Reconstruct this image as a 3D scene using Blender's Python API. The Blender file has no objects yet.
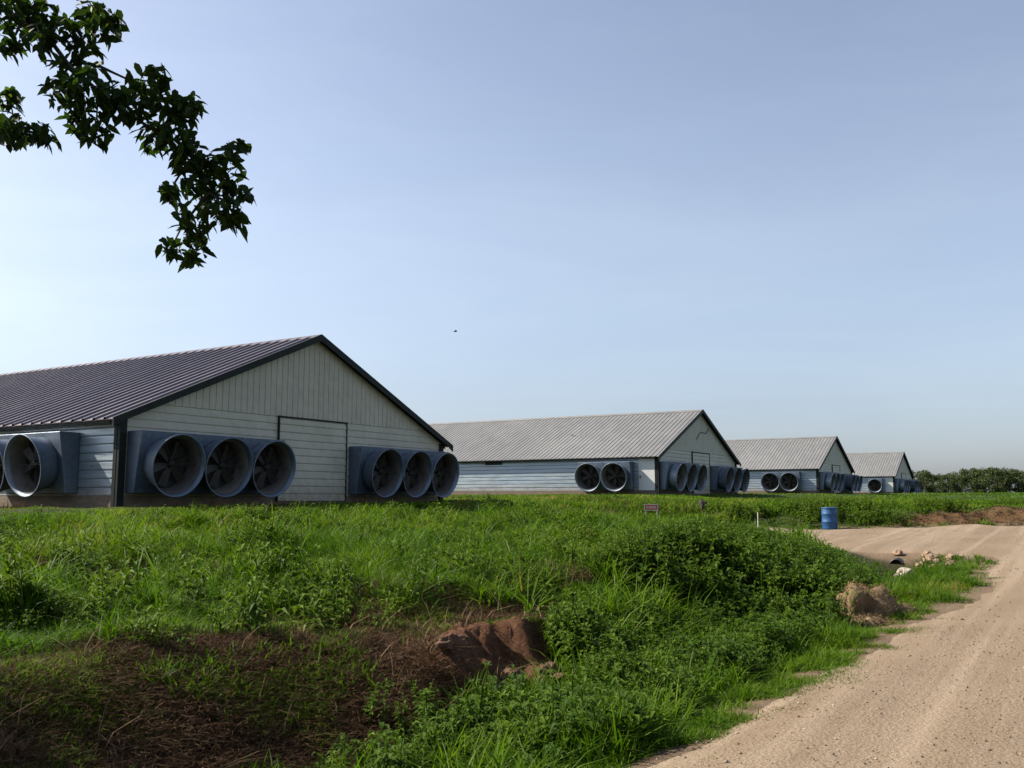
import bpy, bmesh, math, random
import numpy as np
from mathutils import Vector, Matrix

random.seed(7)
rng = np.random.default_rng(11)
R = math.radians
sc = bpy.context.scene
COL = sc.collection

# ------------------------------------------------------------------ camera, sky, sun, exposure
CAM_Z = 1.65
F_PX, PITCH = 925.0, R(7.04)
cam = bpy.data.cameras.new('camera')
cam.sensor_width = 36.0
cam.lens = 36.0 * F_PX / 1024.0
cam.clip_start, cam.clip_end = 0.05, 9000.0
cam_o = bpy.data.objects.new('camera', cam)
COL.objects.link(cam_o)
cam_o.location = (0, 0, CAM_Z)
cam_o.rotation_euler = (math.pi / 2 + PITCH, 0, 0)
sc.camera = cam_o

SUN_AZ, SUN_EL = R(-79), R(42)          # azimuth from the view direction (+Y), clockwise positive
world = bpy.data.worlds.new('World')
sc.world = world
world.use_nodes = True
wn = world.node_tree.nodes
sky = wn.new('ShaderNodeTexSky')
sky.sky_type = 'NISHITA'
sky.sun_disc = False
sky.sun_elevation = SUN_EL
sky.sun_rotation = SUN_AZ
sky.altitude = 200
sky.air_density = 1.0
sky.dust_density = 1.6
sky.ozone_density = 1.2
# hazy air: paler blue, and a greyer band low in the sky
wl = world.node_tree.links
hs = wn.new('ShaderNodeHueSaturation'); hs.inputs['Saturation'].default_value = .75
wl.new(sky.outputs[0], hs.inputs['Color'])
tcw = wn.new('ShaderNodeTexCoord'); sxyz = wn.new('ShaderNodeSeparateXYZ'); wl.new(tcw.outputs['Generated'], sxyz.inputs[0])
rw = wn.new('ShaderNodeValToRGB'); wl.new(sxyz.outputs['Z'], rw.inputs[0])
for k_, (p_, c_) in enumerate([(0, (.56, .595, .73)), (.10, (.68, .69, .75)), (.28, (.93, .91, .90)), (.55, (.86, .86, .89))]):
    if k_ > 1: rw.color_ramp.elements.new(p_)
    rw.color_ramp.elements[k_].position = p_; rw.color_ramp.elements[k_].color = (*c_, 1)
mw = wn.new('ShaderNodeMix'); mw.data_type = 'RGBA'; mw.blend_type = 'MULTIPLY'; mw.inputs[0].default_value = 1
wl.new(hs.outputs[0], mw.inputs[6]); wl.new(rw.outputs[0], mw.inputs[7])
# thin streaky high cloud
mpw = wn.new('ShaderNodeMapping'); mpw.inputs['Scale'].default_value = (1.1, 2.2, 5.5); mpw.inputs['Rotation'].default_value = (.25, .2, .5)
wl.new(tcw.outputs['Generated'], mpw.inputs[0])
nzw = wn.new('ShaderNodeTexNoise'); nzw.inputs['Scale'].default_value = 1.6; nzw.inputs['Detail'].default_value = 7; nzw.inputs['Roughness'].default_value = .62; nzw.inputs['Distortion'].default_value = .5
wl.new(mpw.outputs[0], nzw.inputs['Vector'])
rcw = wn.new('ShaderNodeValToRGB'); wl.new(nzw.outputs['Fac'], rcw.inputs[0])
rcw.color_ramp.elements[0].position = .38; rcw.color_ramp.elements[0].color = (.98, .985, .995, 1)
rcw.color_ramp.elements[1].position = .72; rcw.color_ramp.elements[1].color = (1.08, 1.065, 1.04, 1)
mw2 = wn.new('ShaderNodeMix'); mw2.data_type = 'RGBA'; mw2.blend_type = 'MULTIPLY'; mw2.inputs[0].default_value = 1
wl.new(mw.outputs[2], mw2.inputs[6]); wl.new(rcw.outputs[0], mw2.inputs[7])
wl.new(mw2.outputs[2], wn['Background'].inputs[0])
wn['Background'].inputs[1].default_value = 0.096
sun = bpy.data.lights.new('sun', 'SUN')
sun.energy = 4.9
sun.angle = R(0.6)
sun.color = (1.0, 0.91, 0.76)
sun_o = bpy.data.objects.new('sun', sun)
COL.objects.link(sun_o)
S = Vector((math.sin(SUN_AZ) * math.cos(SUN_EL), math.cos(SUN_AZ) * math.cos(SUN_EL), math.sin(SUN_EL)))
sun_o.rotation_euler = S.to_track_quat('Z', 'Y').to_euler()
sun_o.location = (-30, 10, 40)
sc.view_settings.view_transform = 'Standard'
sc.view_settings.look = 'None'
sc.view_settings.exposure = 1.12
sc.view_settings.gamma = 1.0
sc.view_settings.use_curve_mapping = False
sc.cycles.max_bounces = 8
sc.cycles.transparent_max_bounces = 6

# ------------------------------------------------------------------ frames
AZ = R(31.5)                             # the road and the barn ends run along this azimuth
ROTG = math.pi / 2 - AZ
GX, GY = math.sin(AZ), math.cos(AZ)      # u axis: along the road; v axis: to the left of it
def uv2xy(u, v): return GX * u - GY * v, GY * u + GX * v
def xy2uv(x, y): return GX * x + GY * y, -GY * x + GX * y
def project(x, y, z):
    z = z - CAM_Z
    fw = y * math.cos(PITCH) + z * math.sin(PITCH)
    up = -y * math.sin(PITCH) + z * math.cos(PITCH)
    fw = np.where(np.abs(fw) < 1e-3, 1e-3, fw)
    return 512 + F_PX * x / fw, 384 - F_PX * up / fw, fw
def ray(px, py, d):
    """the point seen at px, py of the photograph, d metres ahead"""
    a, b = (px - 512) / F_PX, (384 - py) / F_PX
    fy = math.cos(PITCH) - b * math.sin(PITCH)
    fz = math.sin(PITCH) + b * math.cos(PITCH)
    return Vector((a / fy * d, d, CAM_Z + fz / fy * d))

def hash2(i, j, s):
    n = (i.astype(np.int64) * 374761393 + j.astype(np.int64) * 668265263 + s * 974634777) & 0x7fffffff
    n = ((n ^ (n >> 13)) * 1274126177) & 0x7fffffff
    return ((n ^ (n >> 16)) & 0xffff) / 65535.0
def noise(x, y, scale, s=0):
    x = np.asarray(x, float) / scale; y = np.asarray(y, float) / scale
    i = np.floor(x); j = np.floor(y); fx = x - i; fy = y - j
    fx = fx * fx * (3 - 2 * fx); fy = fy * fy * (3 - 2 * fy)
    a = hash2(i, j, s); b = hash2(i + 1, j, s); c = hash2(i, j + 1, s); d = hash2(i + 1, j + 1, s)
    return (a * (1 - fx) + b * fx) * (1 - fy) + (c * (1 - fx) + d * fx) * fy     # 0..1
def fbm(x, y, scale, s=0, n=3):
    t = 0; w = 0
    for k in range(n):
        t = t + noise(x, y, scale / 2 ** k, s + k * 17) / 2 ** k; w += 1 / 2 ** k
    return t / w
def sm(x, a, b):
    t = np.clip((np.asarray(x, float) - a) / (b - a), 0, 1)
    return t * t * (3 - 2 * t)

# ------------------------------------------------------------------ terrain shape, in road coordinates (u, v)
PADU = [-60, 0, 15, 50, 85, 123, 200, 400]
PADZ = [1.25, 1.32, 1.44, 1.80, 2.02, 2.10, 2.2, 2.2]
PV = [-60, 2.0, 2.5, 3.2, 3.8, 4.3, 4.9, 5.4, 6.2, 8.0, 11, 16, 20, 60]
PZ = [0, 0, -.05, -.30, -.46, -.36, 0.05, .32, .48, .58, .74, 1.00, 1.40, 1.44]
def lip_shift(u): return np.interp(u, [2, 4.5, 9, 14, 24], [.9, .8, .0, -.1, 0.0])
def road_level(u): return np.interp(u, [-60, 10, 20, 28, 37, 46, 70, 110, 300], [0, .0, .10, .30, .50, .75, 1.35, 1.9, 2.0])
def height(u, v):
    u = np.asarray(u, float); v = np.asarray(v, float)
    pad = np.interp(u, PADU, PADZ); rl = road_level(u)
    vs = v - lip_shift(u) * sm(v, 3.0, 5.0)
    prof = np.interp(vs, PV, PZ)
    for k in (-.35, .35):
        prof = prof + np.interp(vs + k, PV, PZ)
    prof = prof / 3
    near = prof + (pad - 1.44) * sm(v, 6, 18) + rl * (1 - sm(v, 4, 9))
    drive = rl + (pad - .1 - rl) * sm(v, 10, 20.5)
    bend = np.interp(u, [36, 42, 48], [1.6, 0, -6])
    low = np.maximum(pad - .50, rl + .25)
    far = rl + (low - rl) * sm(v, bend, bend + 2.6) + (pad - low) * sm(v, 14, 20)
    k1 = sm(u, 23.6, 26.0); k2 = sm(u - np.interp(v, [2, 8, 20], [39.6, 36.6, 36.0]), 0.3, 4.0)
    z = near * (1 - k1) + drive * k1
    z = z * (1 - k2) + far * k2
    rough = sm(v, 2.2, 3.4) * (1 - sm(np.hypot(u - 40, v - 10), 150, 400))
    z = z + rough * ((fbm(u, v, 1.7, 3) - .5) * .16 + (fbm(u, v, 6, 9) - .5) * .22 * (1 - sm(v, 16, 19)) )
    hum = sm(v - lip_shift(u), 5.4, 6.4) * (1 - sm(v, 17.5, 19.5)) * (1 - k1)
    z = z + hum * ((fbm(u, v, 1.3, 12, 2) - .5) * .42 + (fbm(u, v, .55, 13, 2) - .5) * .16 - .03)
    cl = np.clip(clod_zone(u, v) * 1.5, 0, 1)
    crev = np.exp(-((u - 7.62) / .07) ** 2) + .7 * np.exp(-((u - 8.25) / .06) ** 2)
    v0 = 4.84 + (fbm(u, v * .4, .8, 21, 4) - .5) * .75 + (fbm(u, v, .20, 22, 3) - .5) * .30 + crev * .28
    cut = -.06 + .46 * sm(v, v0, v0 + .36) + (fbm(u, v, .24, 23, 4) - .5) * .20 + (fbm(u, v, .07, 24, 2) - .5) * .06
    z = z * (1 - cl) + cut * cl
    z = z + sm(-sd_road(u, v), .2, .8) * (1 - sm(v, 3, 5)) * (fbm(u, v, .5, 5) - .5) * .05
    # ridge of dug dirt beside the far bend
    z = z + .42 * np.exp(-((u - 41.8) / .9) ** 2) * sm(v, -8, -3) * (1 - sm(v, 1.8, 4)) * (.3 + 1.2 * fbm(u, v, 1.1, 31))
    z = z + ridge_zone(u, v) * (fbm(u, v, .6, 33) - .5) * .30
    return z
def ridge_zone(u, v):
    c = np.interp(v, [-8, 1.5, 3, 5, 7.5], [43, 41.3, 40.9, 39.8, 38.2])
    return np.exp(-((u - c) / np.interp(v, [2, 7], [1.3, .7])) ** 2) * sm(v, -9, -4) * (1 - sm(v, 5.2, 7.2))
def clod_zone(u, v):
    return np.exp(-((u - 7.95) / 1.15) ** 2 - ((v - 4.95) / .62) ** 2)
def sd_road(u, v):
    n = (fbm(u, v, 1.6, 41) - .5) * .9 + (fbm(u, v, .4, 43) - .5) * .3
    e = np.interp(u, [4, 8, 14, 18, 24, 28, 36, 40, 44, 48], [2.5, 2.4, 1.85, 1.50, 1.8, 2.2, 2.0, .6, -3, -9])
    main = np.minimum(e - v, v + 7.5)
    ue = np.interp(v, [-8, -2, 1, 2.6, 5, 8, 20], [44, 41.6, 40.4, 39.8, 38.4, 36.9, 35.2])
    dr = np.minimum(np.minimum(u - 25.6 - np.maximum(v - 7, 0) * .9, ue - u), 12.5 - v)
    dr = np.where(v < -7, -9, dr)
    back = np.where(u > 36, np.minimum(main, 9), main)
    return np.maximum(back, dr) + n * .55

# ------------------------------------------------------------------ materials
def new_mat(name):
    m = bpy.data.materials.new(name); m.use_nodes = True
    nt = m.node_tree; b = nt.nodes['Principled BSDF']
    return m, nt, b
def nd(nt, t, **kw):
    n = nt.nodes.new(t)
    for k, v in kw.items(): setattr(n, k, v)
    return n
def ramp(nt, src, stops):
    r = nd(nt, 'ShaderNodeValToRGB'); e = r.color_ramp.elements
    while len(e) < len(stops): e.new(.5)
    for k, (p, c) in enumerate(stops):
        e[k].position = p; e[k].color = (*c, 1) if len(c) == 3 else c
    nt.links.new(src, r.inputs[0]); return r.outputs[0]
def tex_noise(nt, scale, detail=4, rough=.55, vec=None, dist=0):
    n = nd(nt, 'ShaderNodeTexNoise'); n.inputs['Scale'].default_value = scale
    n.inputs['Detail'].default_value = detail; n.inputs['Roughness'].default_value = rough
    n.inputs['Distortion'].default_value = dist
    if vec is None:
        t = nd(nt, 'ShaderNodeTexCoord'); vec = t.outputs['Object']
    nt.links.new(vec, n.inputs['Vector']); return n.outputs['Fac']
def mixc(nt, f, a, b, mode='MIX'):
    m = nd(nt, 'ShaderNodeMix', data_type='RGBA', blend_type=mode)
    for s, x in ((m.inputs[0], f), (m.inputs[6], a), (m.inputs[7], b)):
        if hasattr(x, 'is_linked'): nt.links.new(x, s)
        elif isinstance(x, (int, float)): s.default_value = x
        else: s.default_value = (*x, 1)
    return m.outputs[2]
def bump(nt, b, h, strength, dist=.02):
    n = nd(nt, 'ShaderNodeBump'); n.inputs['Strength'].default_value = strength; n.inputs['Distance'].default_value = dist
    nt.links.new(h, n.inputs['Height']); nt.links.new(n.outputs[0], b.inputs['Normal'])

def painted(name, c1, c2, rough=.5, metal=0.0, scale=1.2, grime=.5, stretch=(1, 1, 1), spec=.5, vary=0, dust=None, splash=False):
    m, nt, b = new_mat(name)
    tc = nd(nt, 'ShaderNodeTexCoord'); mp = nd(nt, 'ShaderNodeMapping'); mp.inputs['Scale'].default_value = stretch
    nt.links.new(tc.outputs['Object'], mp.inputs[0])
    f = tex_noise(nt, scale, 5, .6, mp.outputs[0])
    f2 = tex_noise(nt, scale * 9, 3, .6, mp.outputs[0])
    c = ramp(nt, f, [(.32, c1), (.68, c2)])
    if vary:
        oi = nd(nt, 'ShaderNodeObjectInfo')
        c = mixc(nt, 1.0, c, ramp(nt, oi.outputs['Random'], [(0, (1 - vary,) * 3), (1, (1 + vary, 1 + vary * .9, 1 + vary * .7))]), 'MULTIPLY')
    if dust:
        f3 = tex_noise(nt, scale * 2.2, 6, .7, mp.outputs[0])
        c = mixc(nt, ramp(nt, f3, [(.45, (0, 0, 0)), (.75, (.7, .7, .7))]), c, dust)
    if splash:
        sx = nd(nt, 'ShaderNodeSeparateXYZ'); nt.links.new(tc.outputs['Object'], sx.inputs[0])
        ma = nd(nt, 'ShaderNodeMath', operation='MULTIPLY_ADD'); ma.inputs[1].default_value = -1.0; ma.inputs[2].default_value = 1.25
        nt.links.new(sx.outputs['Z'], ma.inputs[0])
        mb = nd(nt, 'ShaderNodeMath', operation='MULTIPLY'); nt.links.new(ma.outputs[0], mb.inputs[0]); nt.links.new(tex_noise(nt, 3.2, 6, .7), mb.inputs[1])
        c = mixc(nt, ramp(nt, mb.outputs[0], [(.25, (0, 0, 0)), (.62, (.75, .75, .75))]), c, (.22, .165, .115))
    d = ramp(nt, f2, [(.35, (1 - grime * .5,) * 3), (.7, (1, 1, 1))])
    nt.links.new(mixc(nt, 1.0, c, d, 'MULTIPLY'), b.inputs['Base Color'])
    r = ramp(nt, f2, [(.3, (max(rough - .12, .05),) * 3), (.7, (min(rough + .15, 1),) * 3)])
    nt.links.new(r, b.inputs['Roughness'])
    b.inputs['Metallic'].default_value = metal
    b.inputs['Specular IOR Level'].default_value = spec
    return m
M = {}
M['gable'] = painted('cream_siding', (.42, .40, .315), (.495, .475, .385), .55, 0, .35, .35, dust=(.36, .33, .26), splash=True)
M['side'] = painted('galvanised_siding', (.22, .285, .34), (.35, .41, .455), .36, .35, .5, .4, (1, .25, 3), dust=(.22, .22, .21), splash=True)
M['white'] = painted('white_door_paint', (.50, .51, .515), (.56, .57, .575), .45, 0, 1.0, .15)
M['dark'] = painted('dark_green_trim', (.008, .012, .012), (.013, .018, .018), .6, 0, 1.5, .3, (1, 1, 1), .2)
M['roof_dull'] = painted('weathered_brown_roof', (.105, .092, .106), (.150, .132, .148), .42, .45, .22, .04, (.15, 1, 1))
M['roof'] = painted('grey_metal_roof', (.155, .155, .153), (.198, .197, .194), .5, .25, .22, .08, (.15, 1, 1))
M['board'] = painted('stained_wood_skirt', (.13, .095, .065), (.21, .16, .11), .8, 0, 2.5, .6, (1, 1, 4))
M['galv'] = painted('galvanised_steel', (.10, .145, .215), (.19, .245, .325), .5, .5, 1.6, .5, vary=.22, dust=(.15, .13, .11))
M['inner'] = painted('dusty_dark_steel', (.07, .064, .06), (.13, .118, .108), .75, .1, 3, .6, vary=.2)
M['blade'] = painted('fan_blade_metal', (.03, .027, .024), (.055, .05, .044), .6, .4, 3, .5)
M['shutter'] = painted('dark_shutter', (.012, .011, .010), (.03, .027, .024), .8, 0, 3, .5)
M['barrel'] = painted('blue_barrel_plastic', (.004, .058, .165), (.006, .072, .20), .5, 0, 2.0, .25)
M['red'] = painted('faded_red_sign', (.36, .07, .05), (.46, .11, .08), .5, 0, 4, .3)
M['pale'] = painted('pale_paint', (.55, .55, .5), (.65, .64, .58), .6, 0, 4, .3)
M['bark'] = painted('bark', (.025, .02, .015), (.05, .04, .03), .9, 0, 6, .7, (1, 1, .3))
M['black'] = painted('black_pipe', (.012, .012, .013), (.025, .025, .027), .45, 0, 4, .3)
M['feather'] = painted('black_feathers', (.012, .012, .014), (.02, .02, .024), .6, 0, 20, .2)

def rock_mat(name, c1, c2, sc_=6, rough=.9, bs=.6):
    m, nt, b = new_mat(name)
    f = tex_noise(nt, sc_, 8, .65)
    nt.links.new(ramp(nt, f, [(.3, c1), (.7, c2)]), b.inputs['Base Color'])
    b.inputs['Roughness'].default_value = rough
    bump(nt, b, tex_noise(nt, sc_ * 4, 8, .7), bs, .03)
    return m
M['lime'] = rock_mat('pale_limestone', (.28, .24, .195), (.38, .34, .285), 5)
M['pinkrock'] = rock_mat('tan_rock', (.17, .105, .068), (.27, .185, .125), 5)
M['clod'] = rock_mat('red_brown_earth', (.065, .032, .019), (.17, .088, .052), 10, .95, .9)
M['straw_core'] = rock_mat('packed_straw', (.12, .078, .04), (.22, .146, .075), 9, .95, 1.0)
M['stump'] = rock_mat('rotten_wood', (.015, .011, .009), (.035, .026, .02), 9)

def leaf_mat(name, stops, trans=.35, rough=.45, spec=.35, tcol=(1.25, 1.3, .45)):
    m, nt, b = new_mat(name)
    at = nd(nt, 'ShaderNodeAttribute', attribute_name='tint')
    c = ramp(nt, at.outputs['Fac'], stops)
    nt.links.new(c, b.inputs['Base Color'])
    b.inputs['Roughness'].default_value = rough
    b.inputs['Specular IOR Level'].default_value = spec
    t = nd(nt, 'ShaderNodeBsdfTranslucent')
    nt.links.new(mixc(nt, 1.0, c, tcol, 'MULTIPLY'), t.inputs[0])
    mx = nd(nt, 'ShaderNodeMixShader'); mx.inputs[0].default_value = trans
    nt.links.new(b.outputs[0], mx.inputs[1]); nt.links.new(t.outputs[0], mx.inputs[2])
    nt.links.new(mx.outputs[0], nt.nodes['Material Output'].inputs[0])
    return m
M['grass'] = leaf_mat('meadow_grass', [(0, (.020, .048, .004)), (.45, (.054, .112, .006)), (.8, (.098, .160, .009)), (.93, (.125, .16, .025)), (1, (.2, .16, .07))], .42, .55, .13, (1.2, 1.4, .35))
M['weed'] = leaf_mat('broad_weed_leaf', [(0, (.018, .040, .006)), (.6, (.044, .088, .009)), (1, (.090, .142, .016))], .36, .55, .15)
M['dry'] = leaf_mat('dead_grass', [(0, (.045, .026, .016)), (.6, (.105, .062, .036)), (1, (.20, .14, .08))], .15, .8, .1, (1, .9, .7))
M['straw'] = leaf_mat('straw', [(0, (.12, .076, .034)), (.6, (.215, .142, .066)), (1, (.33, .24, .125))], .2, .7, .2, (1, .9, .7))
M['tree'] = leaf_mat('tree_leaf', [(0, (.012, .026, .007)), (.7, (.024, .050, .010)), (1, (.06, .10, .016))], .38, .6, .15)
M['fartree'] = leaf_mat('distant_tree_leaf', [(0, (.034, .050, .020)), (.6, (.056, .078, .030)), (1, (.085, .105, .042))], .3, .6, .2)

def ground_mat():
    m, nt, b = new_mat('soil')
    at = nd(nt, 'ShaderNodeAttribute', attribute_name='bare')     # 0 grassed soil, 1 dug red-brown soil
    f = tex_noise(nt, 1.3, 10, .68); f2 = tex_noise(nt, 14, 8, .7)
    red2 = ramp(nt, f2, [(.25, (.048, .022, .012)), (.5, (.125, .060, .033)), (.75, (.20, .105, .060))])
    soil = ramp(nt, f2, [(.25, (.020, .014, .009)), (.5, (.045, .030, .018)), (.75, (.085, .055, .032))])
    red = red2
    green = mixc(nt, ramp(nt, f, [(.35, (0, 0, 0)), (.65, (1, 1, 1))]), (.018, .034, .009), (.035, .058, .012))
    c = mixc(nt, at.outputs['Fac'], mixc(nt, .5, soil, green), red)
    sand = nd(nt, 'ShaderNodeAttribute', attribute_name='sand')
    c = mixc(nt, sand.outputs['Fac'], c, ramp(nt, f2, [(.25, (.12, .082, .052)), (.5, (.18, .128, .085)), (.75, (.225, .165, .115))]))
    far = nd(nt, 'ShaderNodeAttribute', attribute_name='far')
    c = mixc(nt, far.outputs['Fac'], c, green)
    nt.links.new(c, b.inputs['Base Color']); b.inputs['Roughness'].default_value = .95
    b.inputs['Specular IOR Level'].default_value = .15
    bump(nt, b, tex_noise(nt, 9, 10, .78), 1.0, .09)
    return m
M['ground'] = ground_mat()
def road_mat():
    m, nt, b = new_mat('sandy_gravel')
    tc = nd(nt, 'ShaderNodeTexCoord')
    f1 = tex_noise(nt, .6, 6, .6); f2 = tex_noise(nt, 25, 8, .75); f3 = tex_noise(nt, 90, 3, .6)
    # wheel tracks: long streaks along the travel direction
    mp = nd(nt, 'ShaderNodeMapping'); mp.inputs['Scale'].default_value = (.05, 2.6, 1)
    nt.links.new(tc.outputs['Object'], mp.inputs[0])
    st = tex_noise(nt, 1.0, 5, .6, mp.outputs[0], .25)
    c = ramp(nt, f1, [(.3, (.166, .124, .084)), (.7, (.205, .156, .110))])
    c = mixc(nt, ramp(nt, st, [(.44, (0, 0, 0)), (.60, (.95, .95, .95))]), c, (.243, .190, .138))
    c = mixc(nt, 1.0, c, ramp(nt, f2, [(.28, (.72, .70, .68)), (.5, (.97, .97, .97)), (.72, (1.12, 1.11, 1.09))]), 'MULTIPLY')
    c = mixc(nt, 1.0, c, ramp(nt, f3, [(.3, (.62, .6, .58)), (.5, (1, 1, 1)), (.75, (1.15, 1.15, 1.15))]), 'MULTIPLY')
    nt.links.new(c, b.inputs['Base Color']); b.inputs['Roughness'].default_value = .95
    b.inputs['Specular IOR Level'].default_value = .15
    v = nd(nt, 'ShaderNodeTexVoronoi'); v.inputs['Scale'].default_value = 38
    nt.links.new(tc.outputs['Object'], v.inputs['Vector'])
    ad = nd(nt, 'ShaderNodeMath', operation='ADD'); nt.links.new(f2, ad.inputs[0]); nt.links.new(v.outputs['Distance'], ad.inputs[1])
    bump(nt, b, ad.outputs[0], .55, .015)
    return m
M['road'] = road_mat()
def stone_mat():
    m, nt, b = new_mat('gravel_stone')
    at = nd(nt, 'ShaderNodeAttribute', attribute_name='tint')
    nt.links.new(ramp(nt, at.outputs['Fac'], [(0, (.07, .05, .036)), (.4, (.14, .10, .068)), (.85, (.23, .175, .125)), (1, (.36, .31, .25))]), b.inputs['Base Color'])
    b.inputs['Roughness'].default_value = .9
    return m
M['stone'] = stone_mat()

# ------------------------------------------------------------------ object helpers
def tag(o, label=None, cat=None, group=None, kind=None):
    if label: o['label'] = label
    if cat: o['category'] = cat
    if group: o['group'] = group
    if kind: o['kind'] = kind
    return o
def link(o, parent=None):
    COL.objects.link(o)
    if parent is not None: o.parent = parent
    return o
def empty(name, loc, rz=0):
    o = bpy.data.objects.new(name, None); o.empty_display_size = .3
    o.location = loc; o.rotation_euler = (0, 0, rz)
    return link(o)
def bm_obj(name, bm, mat, parent=None, smooth=False):
    bmesh.ops.recalc_face_normals(bm, faces=bm.faces)
    me = bpy.data.meshes.new(name); bm.to_mesh(me); bm.free()
    me.materials.append(mat)
    if smooth:
        for p in me.polygons: p.use_smooth = True
    return link(bpy.data.objects.new(name, me), parent)
def np_mesh(name, V, loops, sizes, mat, tint=None, attrs=None, smooth=False):
    me = bpy.data.meshes.new(name)
    me.vertices.add(len(V)); me.vertices.foreach_set('co', np.ascontiguousarray(V, np.float32).ravel())
    me.loops.add(len(loops)); me.loops.foreach_set('vertex_index', np.ascontiguousarray(loops, np.int32))
    st = np.concatenate([[0], np.cumsum(sizes)[:-1]])
    me.polygons.add(len(sizes)); me.polygons.foreach_set('loop_start', st.astype(np.int32))
    me.polygons.foreach_set('loop_total', np.asarray(sizes, np.int32))
    if smooth: me.polygons.foreach_set('use_smooth', np.ones(len(sizes), bool))
    d = dict(attrs or {})
    if tint is not None: d['tint'] = tint
    for k, a in d.items():
        at = me.attributes.new(k, 'FLOAT', 'POINT'); at.data.foreach_set('value', np.ascontiguousarray(a, np.float32))
    me.update(calc_edges=True); me.materials.append(mat)
    return me
def box(bm, x0, x1, y0, y1, z0, z1):
    v = [bm.verts.new(p) for p in ((x0, y0, z0), (x1, y0, z0), (x1, y1, z0), (x0, y1, z0), (x0, y0, z1), (x1, y0, z1), (x1, y1, z1), (x0, y1, z1))]
    for f in ((0, 3, 2, 1), (4, 5, 6, 7), (0, 1, 5, 4), (1, 2, 6, 5), (2, 3, 7, 6), (3, 0, 4, 7)): bm.faces.new([v[i] for i in f])
    return v
def prism(bm, poly, d):
    """closed polygon of 3D points swept along vector d"""
    a = [bm.verts.new(p) for p in poly]; b = [bm.verts.new(Vector(p) + Vector(d)) for p in poly]
    n = len(a); bm.faces.new(a[::-1]); bm.faces.new(b)
    for i in range(n): bm.faces.new((a[i], a[(i + 1) % n], b[(i + 1) % n], b[i]))
def strip(bm, A, B):
    a = [bm.verts.new(p) for p in A]; b = [bm.verts.new(p) for p in B]
    for i in range(len(a) - 1): bm.faces.new((a[i], a[i + 1], b[i + 1], b[i]))
def tube(bm, pts, rads, n=8, cap=True):
    rings = []
    for i, p in enumerate(pts):
        p = Vector(p)
        t = (Vector(pts[min(i + 1, len(pts) - 1)]) - Vector(pts[max(i - 1, 0)])).normalized()
        q = t.to_track_quat('Z', 'Y')
        rings.append([bm.verts.new(p + q @ Vector((math.cos(a) * rads[i], math.sin(a) * rads[i], 0))) for a in [2 * math.pi * k / n for k in range(n)]])
    for r0, r1 in zip(rings, rings[1:]):
        for k in range(n): bm.faces.new((r0[k], r0[(k + 1) % n], r1[(k + 1) % n], r1[k]))
    if cap:
        bm.faces.new(rings[0][::-1]); bm.faces.new(rings[-1])
def lathe(bm, prof, n=40, close=True):
    """prof: (r, h) pairs revolved round local z"""
    rings = [[bm.verts.new((r * math.cos(2 * math.pi * k / n), r * math.sin(2 * math.pi * k / n), h)) for k in range(n)] for r, h in prof]
    pr = list(zip(rings, rings[1:])) + ([(rings[-1], rings[0])] if close else [])
    for r0, r1 in pr:
        for k in range(n): bm.faces.new((r0[k], r0[(k + 1) % n], r1[(k + 1) % n], r1[k]))
    return rings
def lump(bm, r, seed, rough=.35, sub=3, sq=(1, 1, 1), c=(0, 0, 0), flat=None):
    g = bmesh.ops.create_icosphere(bm, subdivisions=sub, radius=1)
    o = Vector((seed * 3.7, seed * 1.3, seed * 7.1))
    from mathutils import noise as mn
    for v in g['verts']:
        p = v.co.copy()
        k = 1 + rough * mn.noise(p * 1.3 + o) + rough * .5 * mn.noise(p * 3 + o) - rough * .45 * abs(mn.noise(p * 6 + o)) + rough * .2 * mn.noise(p * 13 + o)
        q = Vector((p.x * sq[0], p.y * sq[1], p.z * sq[2])) * r * k
        if flat is not None and q.z < flat: q.z = flat + (q.z - flat) * .1
        v.co = q + Vector(c)

def gz(x, y):
    u, v = xy2uv(x, y); return float(height(np.array([u]), np.array([v]))[0])

# ------------------------------------------------------------------ ground and road
def axis(parts):
    out = []
    for a, b, s in parts: out += list(np.arange(a, b - 1e-6, s))
    return np.array(out)
ua = np.concatenate([-np.geomspace(1250, 12, 24), axis([(-10, 2, .6), (2, 6.4, .09), (6.4, 9.6, .04), (9.6, 12, .09), (12, 26, .16), (26, 46, .25), (46, 70, .8), (70, 150, 3)]), np.geomspace(150, 1250, 26)])
va = np.concatenate([-np.geomspace(1250, 8, 24), axis([(-7.5, 1.5, .35), (1.5, 4.2, .09), (4.2, 5.9, .035), (5.9, 8, .09), (8, 24, .22), (24, 50, 1.5)]), np.geomspace(50, 1250, 30)])
U, V = np.meshgrid(ua, va, indexing='ij')
Z = height(U, V)
nu, nv = U.shape
idx = np.arange(nu * nv).reshape(nu, nv)
q = np.stack([idx[:-1, :-1], idx[1:, :-1], idx[1:, 1:], idx[:-1, 1:]], -1).reshape(-1)
vs_ = V - lip_shift(U)
bare = np.clip(sm(clod_zone(U, V), .25, .5) * 1.2 + sm(vs_, 4.1, 4.6) * (1 - sm(vs_, 5.6, 6.3)) * (1 - sm(U, 7.5, 10)) * .3
               + ridge_zone(U, V) * 1.6, 0, 1)
sand = np.clip(sm(sd_road(U, V) + .5 * (fbm(U, V, .5, 15) - .5), -.95, -.25), 0, 1)
farA = sm(np.hypot(U, V), 30, 60)
me = np_mesh('ground', np.stack([U, V, Z], -1).reshape(-1, 3), q, np.full(len(q) // 4, 4), M['ground'], attrs={'bare': bare.ravel(), 'sand': sand.ravel(), 'far': farA.ravel()}, smooth=True)
o = link(bpy.data.objects.new('ground', me)); o.rotation_euler = (0, 0, ROTG); tag(o, kind='structure')

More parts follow.
